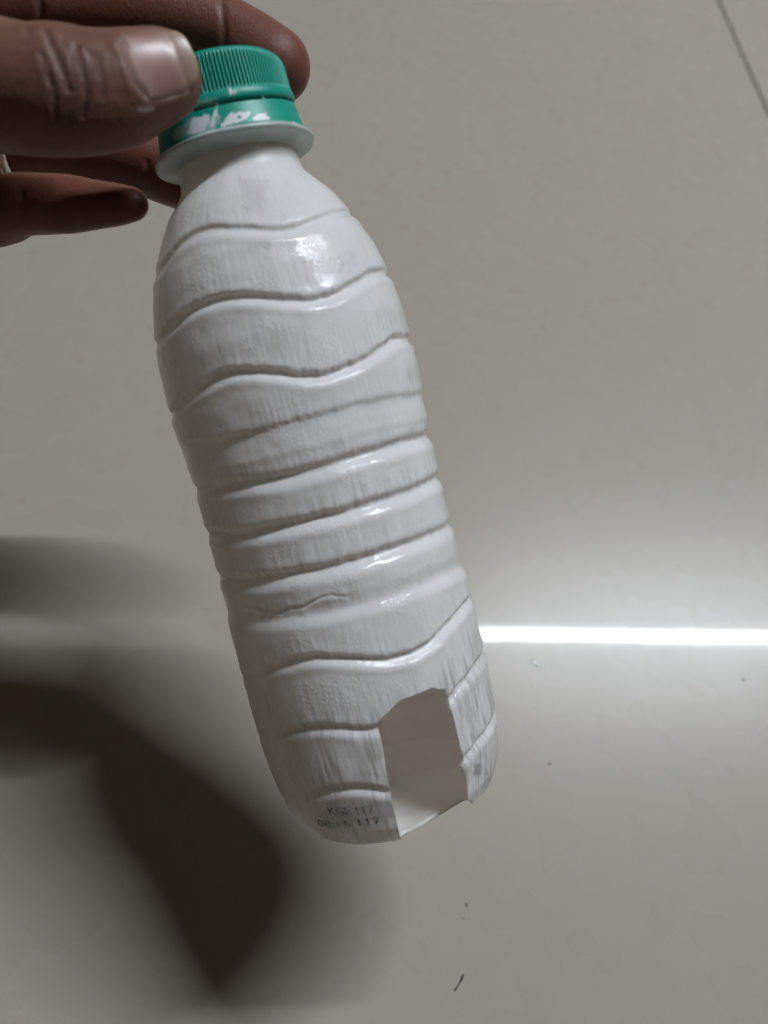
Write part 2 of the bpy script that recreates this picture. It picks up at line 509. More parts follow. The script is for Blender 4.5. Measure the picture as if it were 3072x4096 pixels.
# embossed grooves, traced on the photograph and laid on the bottle (depth, upper width, lower width, jag)
GRO = [
 (c3([(120,600),(150,560),(190,500),(230,445),(330,390),(450,364),(600,362),(700,376),(800,378),(900,354),(1000,318),(1100,284),(1170,268)]), 0.7, .75, 1.0, 0.14),
 (c3([(115,990),(200,900),(280,820),(400,770),(500,745),(640,742),(800,758),(950,763),(1060,742),(1150,702),(1230,655),(1300,612),(1370,598)]), 0.95, .75, 1.05, 0.47),
 (c3([(190,1395),(290,1275),(400,1205),(500,1162),(650,1150),(800,1165),(950,1183),(1050,1172),(1150,1138),(1250,1092),(1350,1035),(1430,972),(1495,966)]), 1.0, .75, 1.1, 0.55),
 (c3([(250,1570),(400,1552),(600,1518),(800,1465),(950,1425),(1100,1388),(1250,1345),(1400,1312),(1560,1290)]), 0.45, .8, 2.4, 0.38),
 (c4([(135,408),(300,388),(450,372),(600,340),(750,300),(900,255),(1100,195),(1250,152),(1335,130)]), 1.1, 1.0, 1.35, 0.23),
 (c4([(208,648),(400,640),(600,600),(850,550),(1000,502),(1200,440),(1385,358)]), 1.15, 1.0, 1.35, 0.38),
 (c4([(268,893),(450,890),(650,858),(850,822),(1000,780),(1200,715),(1350,655),(1450,610)]), 1.12, 1.0, 1.35, 0.33),
 (c4([(290,1075),(450,1098),(600,1088),(800,1060),(1000,1012),(1200,950),(1400,875),(1530,800)]), 0.6, 2.2, 1.3, 0.19),
 (c5([(95,425),(200,395),(300,358),(400,332),(500,318),(700,328),(850,338),(950,332),(1050,300),(1150,235),(1230,150),(1320,35)]), 1.0, .75, 1.1, 0.47),
 (c5([(185,750),(300,737),(400,718),(480,707),(600,708),(720,718),(840,715),(1000,690),(1120,640),(1240,560),(1300,480),(1400,345),(1425,315)]), 0.95, .75, 1.1, 0.42),
 (c5([(320,1105),(420,1085),(480,1070),(600,1042),(720,1038),(850,1055),(910,1068),(1050,1060),(1200,1000),(1320,895),(1400,785),(1490,655)]), 0.9, .75, 1.1, 0.38),
]
TH_TAB = np.radians(np.linspace(-180, 180, 721))
GTAB = []
for pts, dep, w1, w2, jag in GRO:
    ts = sorted(hit(*p) for p in pts)
    th = np.array([t[0] for t in ts]); ss = np.array([t[1] for t in ts])
    keep = np.concatenate([[True], np.diff(th) > 1e-3]); th, ss = th[keep], ss[keep]
    thx = np.concatenate([th, [th[0] + 2 * math.pi]]); ssx = np.concatenate([ss, [ss[0]]])
    base = np.interp((TH_TAB - th[0]) % (2 * math.pi), thx - th[0], ssx)
    k = np.exp(-np.linspace(-2, 2, 25) ** 2); k /= k.sum()
    base = np.convolve(np.concatenate([base[-13:-1], base, base[1:13]]), k, 'valid')
    GTAB.append((base, dep, w1, w2, jag))
ENDS = c4([(300,1025),(420,1025),(500,1060),(560,1068),(600,1040),(680,1035),(770,985),(830,970),(900,978),(990,955)])
def surf(th, s):
    """outer radius (with paint relief), inner radius, thinness of the paint"""
    th, s = np.broadcast_arrays(np.asarray(th, float), np.asarray(s, float))
    r0 = prof_s(s)
    dr = np.zeros(s.shape); dri = np.zeros(s.shape)
    arc = th * 26.5
    below = np.full(s.shape, 40.0); above = np.full(s.shape, 40.0)
    for gi, (base, dep, w1, w2, jag) in enumerate(GTAB):
        sg = np.interp(th, TH_TAB, base)
        j = jag * (1.3 * vnoise(arc / 1.7, 3.1 * gi + s * .05, gi) + .9 * vnoise(arc / .6, 7.7 * gi + s * .08, gi + 3))
        wob = .35 * vnoise(arc / 7.0, gi * 5.5, gi + 9)
        d = s - sg - wob
        du = np.where(d < 0, np.minimum(d - j * np.exp(-(d / 1.6) ** 2), 0.0), 0)
        prof_g = np.where(d < 0, np.exp(-np.abs(du / w1) ** 2.4), np.exp(-np.abs(d / w2) ** 2.0))
        amp = dep * (1 + .35 * vnoise(arc / 9.0, gi * 2.2, gi + 5)) * (1 - .55 * sstep(.75, 1.35, -th)) * (1 - .25 * sstep(1.0, 1.5, th)) * (1 - (.7 if gi >= 8 else .0) * sstep(.55, 1.0, -th))
        dr -= amp * prof_g
        dr += .12 * np.exp(-((d - w2 * 2.0) / .9) ** 2) + .06 * np.exp(-((d + w1 * 2.2) / .8) ** 2)
        dri -= dep * np.exp(-(d / 1.6) ** 2)
        below = np.minimum(below, np.where(d < 0, -d, 40)); above = np.minimum(above, np.where(d >= 0, d, 40))
    body = sstep(6, 12, s)
    dr *= sstep(9, 14, s); dri *= sstep(9, 14, s)
    # brush relief: streaks running along the axis, lumps
    span = np.clip(below + above, 1, 40)
    lowpart = sstep(.25, .75, 1 - below / span)
    stre = vnoise(arc / .55, s / 9.0, 20) + .6 * vnoise(arc / .28, s / 5.0, 21)
    dr += body * (.018 + .04 * lowpart) * stre
    dr += body * .12 * vnoise(arc / 3.5, s / 3.0, 22) + body * .2 * vnoise(arc / 11, s / 9, 23)
    thin = body * np.clip(.05 + .62 * lowpart * np.clip(.4 + 1.6 * vnoise(arc / 7, s / 12, 24), 0, 1) * sstep(22, 38, s) + .9 * sstep(104, 122, s) * np.clip(.65 + 1.2 * vnoise(arc / 5, s / 20, 25), 0, 1) + .15 * sstep(.25, .9, -th), 0, 1)
    return r0 + dr, r0 + dri - .75, thin

# ---- grid of the shell
front = np.radians(np.linspace(-105, 105, 441)); back = np.radians(np.linspace(105, 255, 92))[1:-1]
TH = np.concatenate([front, back]); NT = len(TH)
SS = np.concatenate([np.linspace(2.0, 12, 30)[:-1], np.linspace(12, 146.5, 455)]); NS = len(SS)
tg, sg_ = np.meshgrid(TH, SS)
tw = (tg + math.pi) % (2 * math.pi) - math.pi
ro, ri, thin = surf(tw, sg_)
_cx, _cy = proj(bp_(tg, sg_, ro))
_fr = np.cos(tg) > .1
_d = line_d(_cx, _cy + 5 * vnoise(_cx / 9, 0 * _cx, 71), ENDS)
_k = sstep(700 + 280 / 1.327, 700 + 420 / 1.327, _cx) * (1 - sstep(700 + 820 / 1.327, 700 + 1000 / 1.327, _cx))
ro = ro - np.where(_fr, _k * .26 * np.exp(-(_d / 4.0) ** 2), 0) + np.where(_fr, _k * .07 * np.exp(-((_d - 14) / 9) ** 2), 0)
# base: side turns under into five shallow feet and a dome
base_rs = [(23.4, 146.5), (22.2, 147.5), (20.6, 148.4), (18.6, 149.0), (16.6, 149.2), (14.3, 149.3), (11.5, 148.9), (8, 147.3), (4, 146.2), (1.2, 146.0)]
rows_o, rows_i = [bp_(tg, sg_, ro)], [bp_(tg, sg_, ri)]
att_thin = [thin.ravel()]
Sall = [sg_]
for k, (r_, s_) in enumerate(base_rs[1:]):
    f = sstep(0, 3, k) * (1 - sstep(5, 8, k))
    foot = 1.2 * f * np.cos(5 * TH + .6)
    extra = (ro[-1] - 23.4) * max(0, 1 - k / 3)
    rows_o.append(bp_(TH, s_ + foot * .5, r_ + extra)[None])
    rows_i.append(bp_(TH, s_ - .7 + foot * .5, max(r_ - .5, .3) + extra * 0)[None])
    att_thin.append(np.full(NT, .08)); Sall.append(np.full((1, NT), s_))
VO = np.concatenate([r.reshape(-1, 3) for r in rows_o]); VI = np.concatenate([r.reshape(-1, 3) for r in rows_i])
S_all = np.concatenate(Sall); NR = S_all.shape[0]
T_all = np.broadcast_to(tw[:1], S_all.shape)
thin_a = np.concatenate(att_thin)
px, py = proj(VO)
HOLE = c5([(838,685),(868,652),(905,618),(940,582),(975,552),(1010,540),(1060,520),(1110,500),(1150,486),(1190,494),(1220,490),(1228,525),(1240,570),(1245,600),(1262,640),(1275,690),(1291,760),(1303,815),(1318,868),(1322,892),(1312,915),(1330,960),(1338,1010),(1341,1060),(1343,1100),(1372,1122),(1350,1185),(1220,1260),(1120,1310),(1045,1340),(985,1345),(966,1300),(947,1215),(930,1150),(915,1060),(902,1000),(890,940),(880,865),(868,800),(855,745)])
sd = poly_sd(px, py, HOLE)
facing = (np.cos(T_all).ravel() > 0.15)
row_ok = (np.arange(NR)[:, None] < NR - 6) & np.ones((1, NT), bool)
hole_v = np.where(facing & row_ok.ravel(), sd, np.where(facing, 6.0, 200.0))
# dirt / print / bare masks from where the photograph shows them
def pix_mask(polys, soft, amt, seed):
    m_ = np.zeros(len(px))
    for p in polys:
        d = poly_sd(px, py, p) + 30 * vnoise(px / 34, py / 12, seed) + 26 * vnoise(px / 9, py / 40, seed + 1)
        m_ = np.maximum(m_, amt * (1 - sstep(-soft, soft, d)))
    return m_ * facing
printm = pix_mask([c3([(570,95),(720,90),(735,150),(700,250),(610,262),(590,170)]), c3([(1130,520),(1190,520),(1180,600),(1120,590)]), c3([(590,440),(720,425),(720,480),(600,490)])], 22, .24, 31)
printm = np.maximum(printm, pix_mask([c5([(590,1120),(930,1110),(940,1200),(800,1250),(560,1250),(530,1210)])], 22, .62, 32))
printm = np.maximum(printm, pix_mask([c5([(1385,915),(1400,920),(1398,950),(1386,950)]), c5([(1455,940),(1475,930),(1465,980),(1445,985)])], 6, .8, 33))
ub = S_all.ravel(); tb = T_all.ravel()
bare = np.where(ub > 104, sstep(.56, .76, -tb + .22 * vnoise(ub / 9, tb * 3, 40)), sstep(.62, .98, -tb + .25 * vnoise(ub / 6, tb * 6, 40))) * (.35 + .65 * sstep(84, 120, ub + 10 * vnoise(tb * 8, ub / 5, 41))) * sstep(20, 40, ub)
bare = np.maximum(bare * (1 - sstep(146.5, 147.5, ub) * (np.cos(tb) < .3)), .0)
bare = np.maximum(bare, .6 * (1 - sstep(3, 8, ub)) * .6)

nv = len(VO)
vo, vi = list(VO), list(VI)
at_thin, at_print, at_bare = list(thin_a), list(printm), list(bare)
uvl = list(zip((T_all.ravel() * 26.5), ub))
emap = {}
def edge_v(a, b_):
    k = (a, b_) if a < b_ else (b_, a)
    if k in emap: return emap[k]
    t = hole_v[a] / (hole_v[a] - hole_v[b_])
    L = lambda A: A[a] + (A[b_] - A[a]) * t
    vo.append(L(VO)); vi.append(L(VI)); at_thin.append(L(thin_a)); at_print.append(L(printm)); at_bare.append(L(bare))
    uvl.append((uvl[a][0] + (uvl[b_][0] - uvl[a][0]) * t, uvl[a][1] + (uvl[b_][1] - uvl[a][1]) * t))
    emap[k] = len(vo) - 1
    return emap[k]
faces, cut_edges = [], []
idx = np.arange(nv).reshape(NR, NT)
hv = hole_v.reshape(NR, NT)
for i in range(NR - 1):
    for j in range(NT):
        j2 = (j + 1) % NT
        q = (int(idx[i, j]), int(idx[i, j2]), int(idx[i + 1, j2]), int(idx[i + 1, j]))
        ins = [hole_v[k] < 0 for k in q]
        if not any(ins): faces.append(q); continue
        if all(ins): continue
        for tri in ((q[0], q[1], q[2]), (q[0], q[2], q[3])):
            f = [hole_v[k] < 0 for k in tri]
            if all(f): continue
            if not any(f): faces.append(tri); continue
            out, cut = [], []
            for k in range(3):
                a, b_ = tri[k], tri[(k + 1) % 3]
                if hole_v[a] >= 0: out.append(a)
                if (hole_v[a] < 0) != (hole_v[b_] < 0):
                    e = edge_v(a, b_); out.append(e); cut.append((len(out) - 1, e))
            faces.append(tuple(out))
            if len(cut) == 2:
                n_ = len(out); a, b_ = cut
                if (a[0] + 1) % n_ == b_[0]: cut_edges.append((a[1], b_[1]))
                else: cut_edges.append((b_[1], a[1]))
cap_ring = [int(k) for k in idx[-1]]
faces.append(tuple(cap_ring[::-1]) if False else tuple(cap_ring))
nV = len(vo)
allv = np.array(vo + vi)
# orientation: make outer faces point outwards
f0 = faces[0]; a, b_, c_ = allv[f0[0]], allv[f0[1]], allv[f0[2]]
flip = np.dot(np.cross(b_ - a, c_ - a), a - P0 - ((a - P0) @ AX) * AX) < 0
F_out = [f[::-1] for f in faces] if flip else faces
F_in = [tuple(k + nV for k in f[::-1]) for f in F_out]
ce = [(b_, a) for a, b_ in cut_edges] if flip else cut_edges
rim = [(b_, a, a + nV, b_ + nV) for a, b_ in ce]
top = [int(k) for k in idx[0]]
rim_top = []
for j in range(NT):
    a, b_ = top[j], top[(j + 1) % NT]
    if flip: rim_top.append((a, b_, b_ + nV, a + nV))
    else: rim_top.append((b_, a, a + nV, b_ + nV))
used = set(k for f in F_out for k in f)
allf = F_out + F_in + rim + rim_top
mi = [0] * len(F_out) + [1] * len(F_in) + [1] * len(rim) + [1] * len(rim_top)
remap = -np.ones(2 * nV, int); u = sorted(used); u2 = u + [k + nV for k in u]
remap[u2] = np.arange(len(u2))
allf = [tuple(int(remap[k]) for k in f) for f in allf]
sel = np.array(u)
dup = lambda L: np.concatenate([np.array(L)[sel]] * 2)

bottle = empty('plastic_bottle', to_world(bp_(0.0, 149.8, 0.0)))
tag(bottle, 'white painted ribbed plastic bottle with green screw cap and cut window near its base', 'bottle')
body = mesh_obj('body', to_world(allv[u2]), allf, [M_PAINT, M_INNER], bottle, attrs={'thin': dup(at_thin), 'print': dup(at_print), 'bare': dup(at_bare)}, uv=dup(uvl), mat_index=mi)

# ---- revolved pieces around the bottle axis
def revolve(name, prof_pts, mat, parent, nt_=360, thetas=None, rmod=None, smod=None, paint=None, closed=True):
    T = np.linspace(-math.pi, math.pi, nt_, endpoint=False) if thetas is None else thetas
    n = len(T); V = []
    for k, (s_, r_) in enumerate(prof_pts):
        rr = np.full(n, float(r_)); ss = np.full(n, float(s_))
        if rmod is not None: rr = rr + rmod(T, s_, r_, k)
        if smod is not None: ss = ss + smod(T, s_, k)
        V.append(bp_(T, ss, rr))
    V = np.concatenate(V); m_ = len(prof_pts); fs = []
    rng = range(m_ if closed else m_ - 1)
    for i in rng:
        for j in range(n):
            a, b2 = i * n + j, i * n + (j + 1) % n
            c, d = ((i + 1) % m_) * n + (j + 1) % n, ((i + 1) % m_) * n + j
            fs.append((a, b2, c, d))
    if not closed:
        fs.append(tuple(range(n))[::-1]); fs.append(tuple(range((m_ - 1) * n, m_ * n)))
    at_ = {'paint': paint(V) if paint is not None else np.zeros(len(V))}
    o = mesh_obj(name, to_world(V), fs, mat, parent, attrs=at_)
    bmx = bmesh.new(); bmx.from_mesh(o.data); bmesh.ops.recalc_face_normals(bmx, faces=bmx.faces); bmx.to_mesh(o.data); bmx.free()
    return o
def wavy(T, s_, k):
    return 0.09 * np.sin(3 * T + 1) + 0.05 * np.sin(7 * T)
flange = revolve('neck_flange', [(-.1, 12.0), (-.1, 15.9), (.1, 16.6), (.45, 16.95), (.8, 17.0), (1.15, 16.85), (1.4, 16.3), (1.75, 14.2), (2.4, 13.1), (3.2, 12.3)], M_FLANGE, bottle, smod=wavy)

SMEAR = [c2([(690,832),(720,795),(742,760),(772,727),(850,722),(935,718),(915,772),(860,802),(785,822),(705,848)]),
         c2([(960,770),(985,745),(1015,735),(1075,730),(1062,752),(1108,765),(1090,785),(1030,790),(965,792)]),
         c2([(415,905),(425,840),(445,798),(475,768),(540,752),(600,735),(600,790),(570,850),(560,880),(480,905)]),
         c2([(600,850),(608,780),(640,700),(658,690),(662,735),(650,790),(625,850)]),
         c2([(640,880),(850,830),(960,815),(965,845),(850,862),(640,905)]), c2([(1020,815),(1150,806),(1300,808),(1350,830),(1300,835),(1150,832),(1020,838)]),
         c2([(755,490),(765,488),(785,545),(820,552),(815,575),(760,572)]), c2([(640,650),(665,640),(668,670),(645,690)])]
SMEAR_THIN = [c2([(300,870),(420,800),(620,735),(700,760),(640,870),(420,930),(300,960)]), c2([(470,640),(660,610),(665,640),(480,690)])]
HOLES = [c2([(825,755),(850,748),(865,765),(845,780),(826,776)])]
def smear(V):
    x, y = proj(V); x = np.asarray(x); y = np.asarray(y)
    m_ = np.zeros(len(x))
    jit = 7 * vnoise(x / 6, y / 18, 51) + 4 * vnoise(x / 2.5, y / 7, 52)
    for p in SMEAR: m_ = np.maximum(m_, 1 - sstep(-3, 2.5, poly_sd(x, y, p) + jit))
    for p in SMEAR_THIN: m_ = np.maximum(m_, .42 * (1 - sstep(-8, 8, poly_sd(x, y, p) + 3 * jit)))
    for p in HOLES: m_ *= sstep(-3, 3, poly_sd(x, y, p) + .5 * jit)
    r_ = (V - P0); th = np.arctan2(r_ @ VV, r_ @ UU)
    return m_ * (np.cos(th) > -.1)
def lean(w):
    return lambda T, s_, k: 2.0 * np.cos(T) * w(s_)
# tamper band
bandT = np.concatenate([np.radians(np.linspace(-110, 110, 620)), np.radians(np.linspace(110, 250, 100))[1:-1]])
bp_prof = [(-.15, 14.2)] + [(s_, 15.65 - .95 * (-s_ - .2) / 6.4) for s_ in np.linspace(-.2, -6.4, 60)] + [(-6.6, 14.5), (-6.62, 13.4)]
band = revolve('tamper_band', bp_prof, M_GREEN, bottle, thetas=bandT, smod=lean(lambda s_: float(sstep(-1.5, -6.6, s_) if False else np.clip((-s_ - .2) / 6.4, 0, 1))), paint=smear)
# screw cap with ribs
NRIB = 118
capT = np.linspace(-math.pi, math.pi, NRIB * 8, endpoint=False)
def ribs(T, s_, r_, k):
    if r_ < 13: return 0
    w = float(sstep(-14.6, -13.8, s_) * (1 - sstep(-9.2, -8.9, s_)))
    ph = (T * NRIB / (2 * math.pi)) % 1.0
    tri = np.abs(ph - .5) * 2
    return w * (-.42) * (1 - sstep(.25, .75, tri))
cp = [(-6.95, 12.6), (-7.0, 14.3), (-7.15, 14.72), (-7.6, 14.95), (-8.1, 14.95), (-8.6, 14.85), (-8.85, 14.7)] + [(s_, 14.66 + (s_ + 8.9) * .045) for s_ in np.linspace(-8.9, -13.6, 22)] + [(-13.8, 14.42), (-14.1, 14.38), (-14.5, 14.3), (-14.9, 14.12), (-15.3, 13.75), (-15.55, 13.2), (-15.65, 12.4), (-15.7, 8), (-15.7, 2)]
cap = revolve('screw_cap', cp, M_GREEN, bottle, thetas=capT, rmod=ribs, smod=lean(lambda s_: float(np.clip((s_ + 14.5) / 7.0, 0, 1))), paint=smear, closed=False)
# little moulded bridges joining cap and band
for a_deg in (-72, -24, 33, 80, 130, 180, 230):
    a = math.radians(a_deg)
    s_g = -6.8 + 2.0 * math.cos(a)
    vsb = []
    for ds in (-.45, .45):
        for da in (-.012, .012):
            for r_ in (13.6, 14.72):
                vsb.append(bp_(a + da, s_g + ds, r_))
    ob = mesh_obj('bridge', to_world(np.array(vsb)), [(0, 1, 3, 2), (4, 6, 7, 5), (0, 4, 5, 1), (2, 3, 7, 6), (0, 2, 6, 4), (1, 5, 7, 3)], M_GREEN, cap, smooth=False, attrs={'paint': np.full(8, .15)})

# ---- date code half hidden under the paint
def code(txt, pa, pb, size):
    cu = bpy.data.curves.new('t', 'FONT'); cu.body = txt; cu.size = 1.0; cu.resolution_u = 3; cu.offset = 0.018
    to = bpy.data.objects.new('t', cu); COL.objects.link(to)
    me = bpy.data.meshes.new_from_object(to.evaluated_get(bpy.context.evaluated_depsgraph_get()))
    co = np.array([v.co for v in me.vertices]); fs = [tuple(p.vertices) for p in me.polygons]
    bpy.data.objects.remove(to); bpy.data.curves.remove(cu)
    x0, x1 = co[:, 0].min(), co[:, 0].max()
    ta, sa = hit(*pa); tb_, sb = hit(*pb)
    f = (co[:, 0] - x0) / (x1 - x0)
    th = ta + (tb_ - ta) * f
    s_ = sa + (sb - sa) * f - co[:, 1] * size
    r_, _, _ = surf(th, np.clip(s_, 10, 146.4))
    over = np.clip(s_ - 146.4, 0, 3)
    P = bp_(th, s_, r_ + .09 - over * .5)
    o = mesh_obj('date_code', to_world(P), fs, M_INK, bottle, smooth=False)
    o['label'] = 'faded dark printed code under the brushed paint'
bpy.context.view_layer.update()
cz = lambda x, y: (1200 + x * .3014, 3050 + y * .3014)
code('KGI: 117', cz(395, 690), cz(1000, 665), 2.7)
code('08:16 117', cz(262, 838), cz(1100, 800), 2.7)

# ================================================================== hand
def chain(pts, n=6):
    P = np.array([[*atd(x, y, z), r] for x, y, z, r in pts]) if len(pts[0]) == 4 else np.array(pts)
    out = []
    for i in range(len(P) - 1):
        p0, p1, p2, p3 = P[max(i - 1, 0)], P[i], P[i + 1], P[min(i + 2, len(P) - 1)]
        for t in np.linspace(0, 1, n, endpoint=False):
            out.append(.5 * ((2 * p1) + (-p0 + p2) * t + (2 * p0 - 5 * p1 + 4 * p2 - p3) * t * t + (-p0 + 3 * p1 - 3 * p2 + p3) * t ** 3))
    out.append(P[-1])
    return np.array(out)
thumb = chain([(338,165,149,8.2),(290,180,148,9.1),(237,196,147.5,10.1),(178,200,147,10.7),(130,197,147,11.2),(76,197,148,11.2),(30,191,150,11.5),(0,187,152,11.8),(-80,190,158,12.4),(-200,230,168,13.5),(-330,300,178,15.5)])
index = chain([(592,143,186,8.3),(540,110,187,8.5),(480,78,187.5,8.5),(400,50,187,8.9),(300,30,186,9.4),(200,20,185,9.8),(100,15,184,10.2),(0,20,183,10.2),(-100,38,183,10.6),(-220,75,185,12)])
middle = chain([(440,396,195,7.6),(385,372,195,8.3),(314,345,195,8.5),(247,330,195.5,8.7),(148,308,196,9.0),(74,298,195.5,9.2),(0,292,194.5,9.4),(-100,290,193,10),(-220,285,192,11.5)])
ringf = chain([(284,441,170,3.5),(250,442,171,4.3),(200,442,172,5.05),(150,441,173.5,5.95),(100,441,176,6.3),(40,443,179,6.7),(0,454,184,7.6),(-60,456,187,8.2),(-220,420,191,10.5)])
pinky = chain([np.array(q, float) for q in [(-122,53,-224,6.3),(-112,55,-216,6.8),(-107,58,-203,7.4),(-112,62,-192,8.2),(-125,66,-188,9.5)]])
W = np.array([-205, 62, -186.0])
def cap_chain(a, b_, ra, rb):
    return np.array([[*(np.array(a) + (np.array(b_) - np.array(a)) * t), ra + (rb - ra) * t] for t in np.linspace(0, 1, 5)])
palm = [cap_chain(index[-1][:3], W + [0, 16, 0], 12, 15), cap_chain(middle[-1][:3], W + [0, 6, 0], 12.5, 16), cap_chain(ringf[-1][:3], W + [0, -5, 0], 12, 16),
        cap_chain(pinky[-1][:3], W + [0, -15, 0], 11, 15), cap_chain(thumb[-1][:3], W + [5, 8, 8], 16, 18)]
arm = [cap_chain(W, [-300, 30, -172], 23, 28), cap_chain([-300, 30, -172], [-430, -20, -150], 28, 36)]
nail_v = -np.array(atd(348, 140, 149)); nail_v /= np.linalg.norm(nail_v)
t_a = thumb[0][:3] - thumb[6][:3]; t_a /= np.linalg.norm(t_a)
up_ = np.array([0, 1, 0.0]); up_ -= (up_ @ nail_v) * nail_v; up_ /= np.linalg.norm(up_)
t_n = nail_v * math.cos(.36) + up_ * math.sin(.36); t_n -= (t_n @ t_a) * t_a; t_n /= np.linalg.norm(t_n)
t_b = np.cross(t_n, t_a)

H = 0.62
gx = np.concatenate([-np.cumsum(np.minimum(.62 * 1.06 ** np.arange(0, 75), 7))[::-1] - 96, np.arange(-96, -14, H)])
gx = gx[gx > -480]
gy = np.arange(-62, 128, H)
gz = np.concatenate([np.arange(-236, -130, H), np.arange(-129, -108, 2.0)])
fld = np.full((len(gx), len(gy), len(gz)), 20.0, np.float32)
def blend(ch, k, flat=None, margin=12):
    """add a tapered chain: union inside one chain, smooth union (k) with what is there"""
    for (a, b_) in zip(ch[:-1], ch[1:]):
        mx_ = max(a[3], b_[3]) + margin
        lo = np.minimum(a[:3], b_[:3]) - mx_; hi = np.maximum(a[:3], b_[:3]) + mx_
        i0, i1 = np.searchsorted(gx, [lo[0], hi[0]]); j0, j1 = np.searchsorted(gy, [lo[1], hi[1]]); k0, k1 = np.searchsorted(gz, [lo[2], hi[2]])
        if i1 <= i0 or j1 <= j0 or k1 <= k0: continue
        X = gx[i0:i1, None, None] - a[0]; Y = gy[None, j0:j1, None] - a[1]; Z = gz[None, None, k0:k1] - a[2]
        D = b_[:3] - a[:3]; L2 = D @ D + 1e-9
        t = np.clip((X * D[0] + Y * D[1] + Z * D[2]) / L2, 0, 1)
        X = X - t * D[0]; Y = Y - t * D[1]; Z = Z - t * D[2]
        r = a[3] + (b_[3] - a[3]) * t
        d2 = X * X + Y * Y + Z * Z
        if flat is not None:
            nn, ratio = flat
            c = X * nn[0] + Y * nn[1] + Z * nn[2]
            d2 = d2 + c * c * (1 / ratio ** 2 - 1)
        d = (np.sqrt(d2) - r).astype(np.float32)
        yield (i0, i1, j0, j1, k0, k1), d
def add_chain(ch, k=0.0, flat=None):
    tmp = np.full_like(fld, 20.0)
    for (i0, i1, j0, j1, k0, k1), d in blend(ch, k, flat):
        v = tmp[i0:i1, j0:j1, k0:k1]; np.minimum(v, d, out=v)
    if k > 0:
        h = np.clip(.5 + .5 * (tmp - fld) / k, 0, 1)
        fld[:] = tmp * (1 - h) + fld * h - k * h * (1 - h)
    else:
        np.minimum(fld, tmp, out=fld)
add_chain(index); add_chain(middle, .5); add_chain(ringf, .5); add_chain(pinky, .5)
for p_ in palm[:4]: add_chain(p_, 7)
for p_ in arm: add_chain(p_, 12)
add_chain(palm[4], 9)
add_chain(thumb, .6, (t_n, .84))
# flesh flattens where it meets the cap and bottle neck
GX, GY, GZ = gx[:, None, None] - P0[0], gy[None, :, None] - P0[1], gz[None, None, :] - P0[2]
sA = GX * AX[0] + GY * AX[1] + GZ * AX[2]
rad = np.sqrt(np.maximum(GX ** 2 + GY ** 2 + GZ ** 2 - sA ** 2, 0))
solid = np.interp(sA, [-16.2, -16, -15, -7, -.4, -.2, 1.6, 2, 6, 8, 12, 20, 24, 35], [0, 13.6, 14.6, 15.2, 15.8, 17.3, 17.3, 13.1, 13.1, 14.3, 17.8, 22.3, 24.1, 26.7])
cut = np.where((sA > -16.1), (solid + .05 - rad), -5.0).astype(np.float32)
cut = np.minimum(cut, (sA + 16.0).astype(np.float32))
np.maximum(fld, cut, out=fld)

def surface_nets(f, xs, ys, zs):
    ins = f < 0
    nx, ny, nz_ = f.shape
    cnt = np.zeros((nx - 1, ny - 1, nz_ - 1), np.int8)
    for a in (0, 1):
        for b2 in (0, 1):
            for c in (0, 1):
                cnt += ins[a:nx - 1 + a, b2:ny - 1 + b2, c:nz_ - 1 + c]
    act = (cnt > 0) & (cnt < 8)
    I, J, K = np.nonzero(act)
    vid = -np.ones(act.shape, int); vid[I, J, K] = np.arange(len(I))
    acc = np.zeros((len(I), 3)); w = np.zeros(len(I))
    corners = [(a, b2, c) for a in (0, 1) for b2 in (0, 1) for c in (0, 1)]
    for p in corners:
        for ax in range(3):
            if p[ax]: continue
            q = list(p); q[ax] = 1
            fa = f[I + p[0], J + p[1], K + p[2]]; fb = f[I + q[0], J + q[1], K + q[2]]
            m_ = (fa < 0) != (fb < 0)
            t = np.where(m_, fa / np.where(m_, fa - fb, 1), 0)
            pa = np.stack([xs[I + p[0]], ys[J + p[1]], zs[K + p[2]]], 1); pb = np.stack([xs[I + q[0]], ys[J + q[1]], zs[K + q[2]]], 1)
            acc += np.where(m_[:, None], pa + (pb - pa) * t[:, None], 0); w += m_
    V = acc / w[:, None]
    quads = []
    for ax in range(3):
        o1, o2 = (ax + 1) % 3, (ax + 2) % 3
        s1 = [slice(None)] * 3; s2 = [slice(None)] * 3
        s1[ax] = slice(0, -1); s2[ax] = slice(1, None)
        A_, B_ = ins[tuple(s1)], ins[tuple(s2)]
        ch = A_ != B_
        E = np.array(np.nonzero(ch)).T
        ok = (E[:, o1] > 0) & (E[:, o2] > 0) & (E[:, o1] < f.shape[o1] - 1) & (E[:, o2] < f.shape[o2] - 1)
        E = E[ok]
        def cell(d1, d2):
            e = E.copy(); e[:, o1] -= d1; e[:, o2] -= d2
            return vid[e[:, 0], e[:, 1], e[:, 2]]
        q = np.stack([cell(1, 1), cell(0, 1), cell(0, 0), cell(1, 0)], 1)
        fl = B_[tuple(E.T)]
        q[fl] = q[fl][:, ::-1]
        quads.append(q)
    return V, np.concatenate(quads)
HV, HQ = surface_nets(fld, gx, gy, gz)
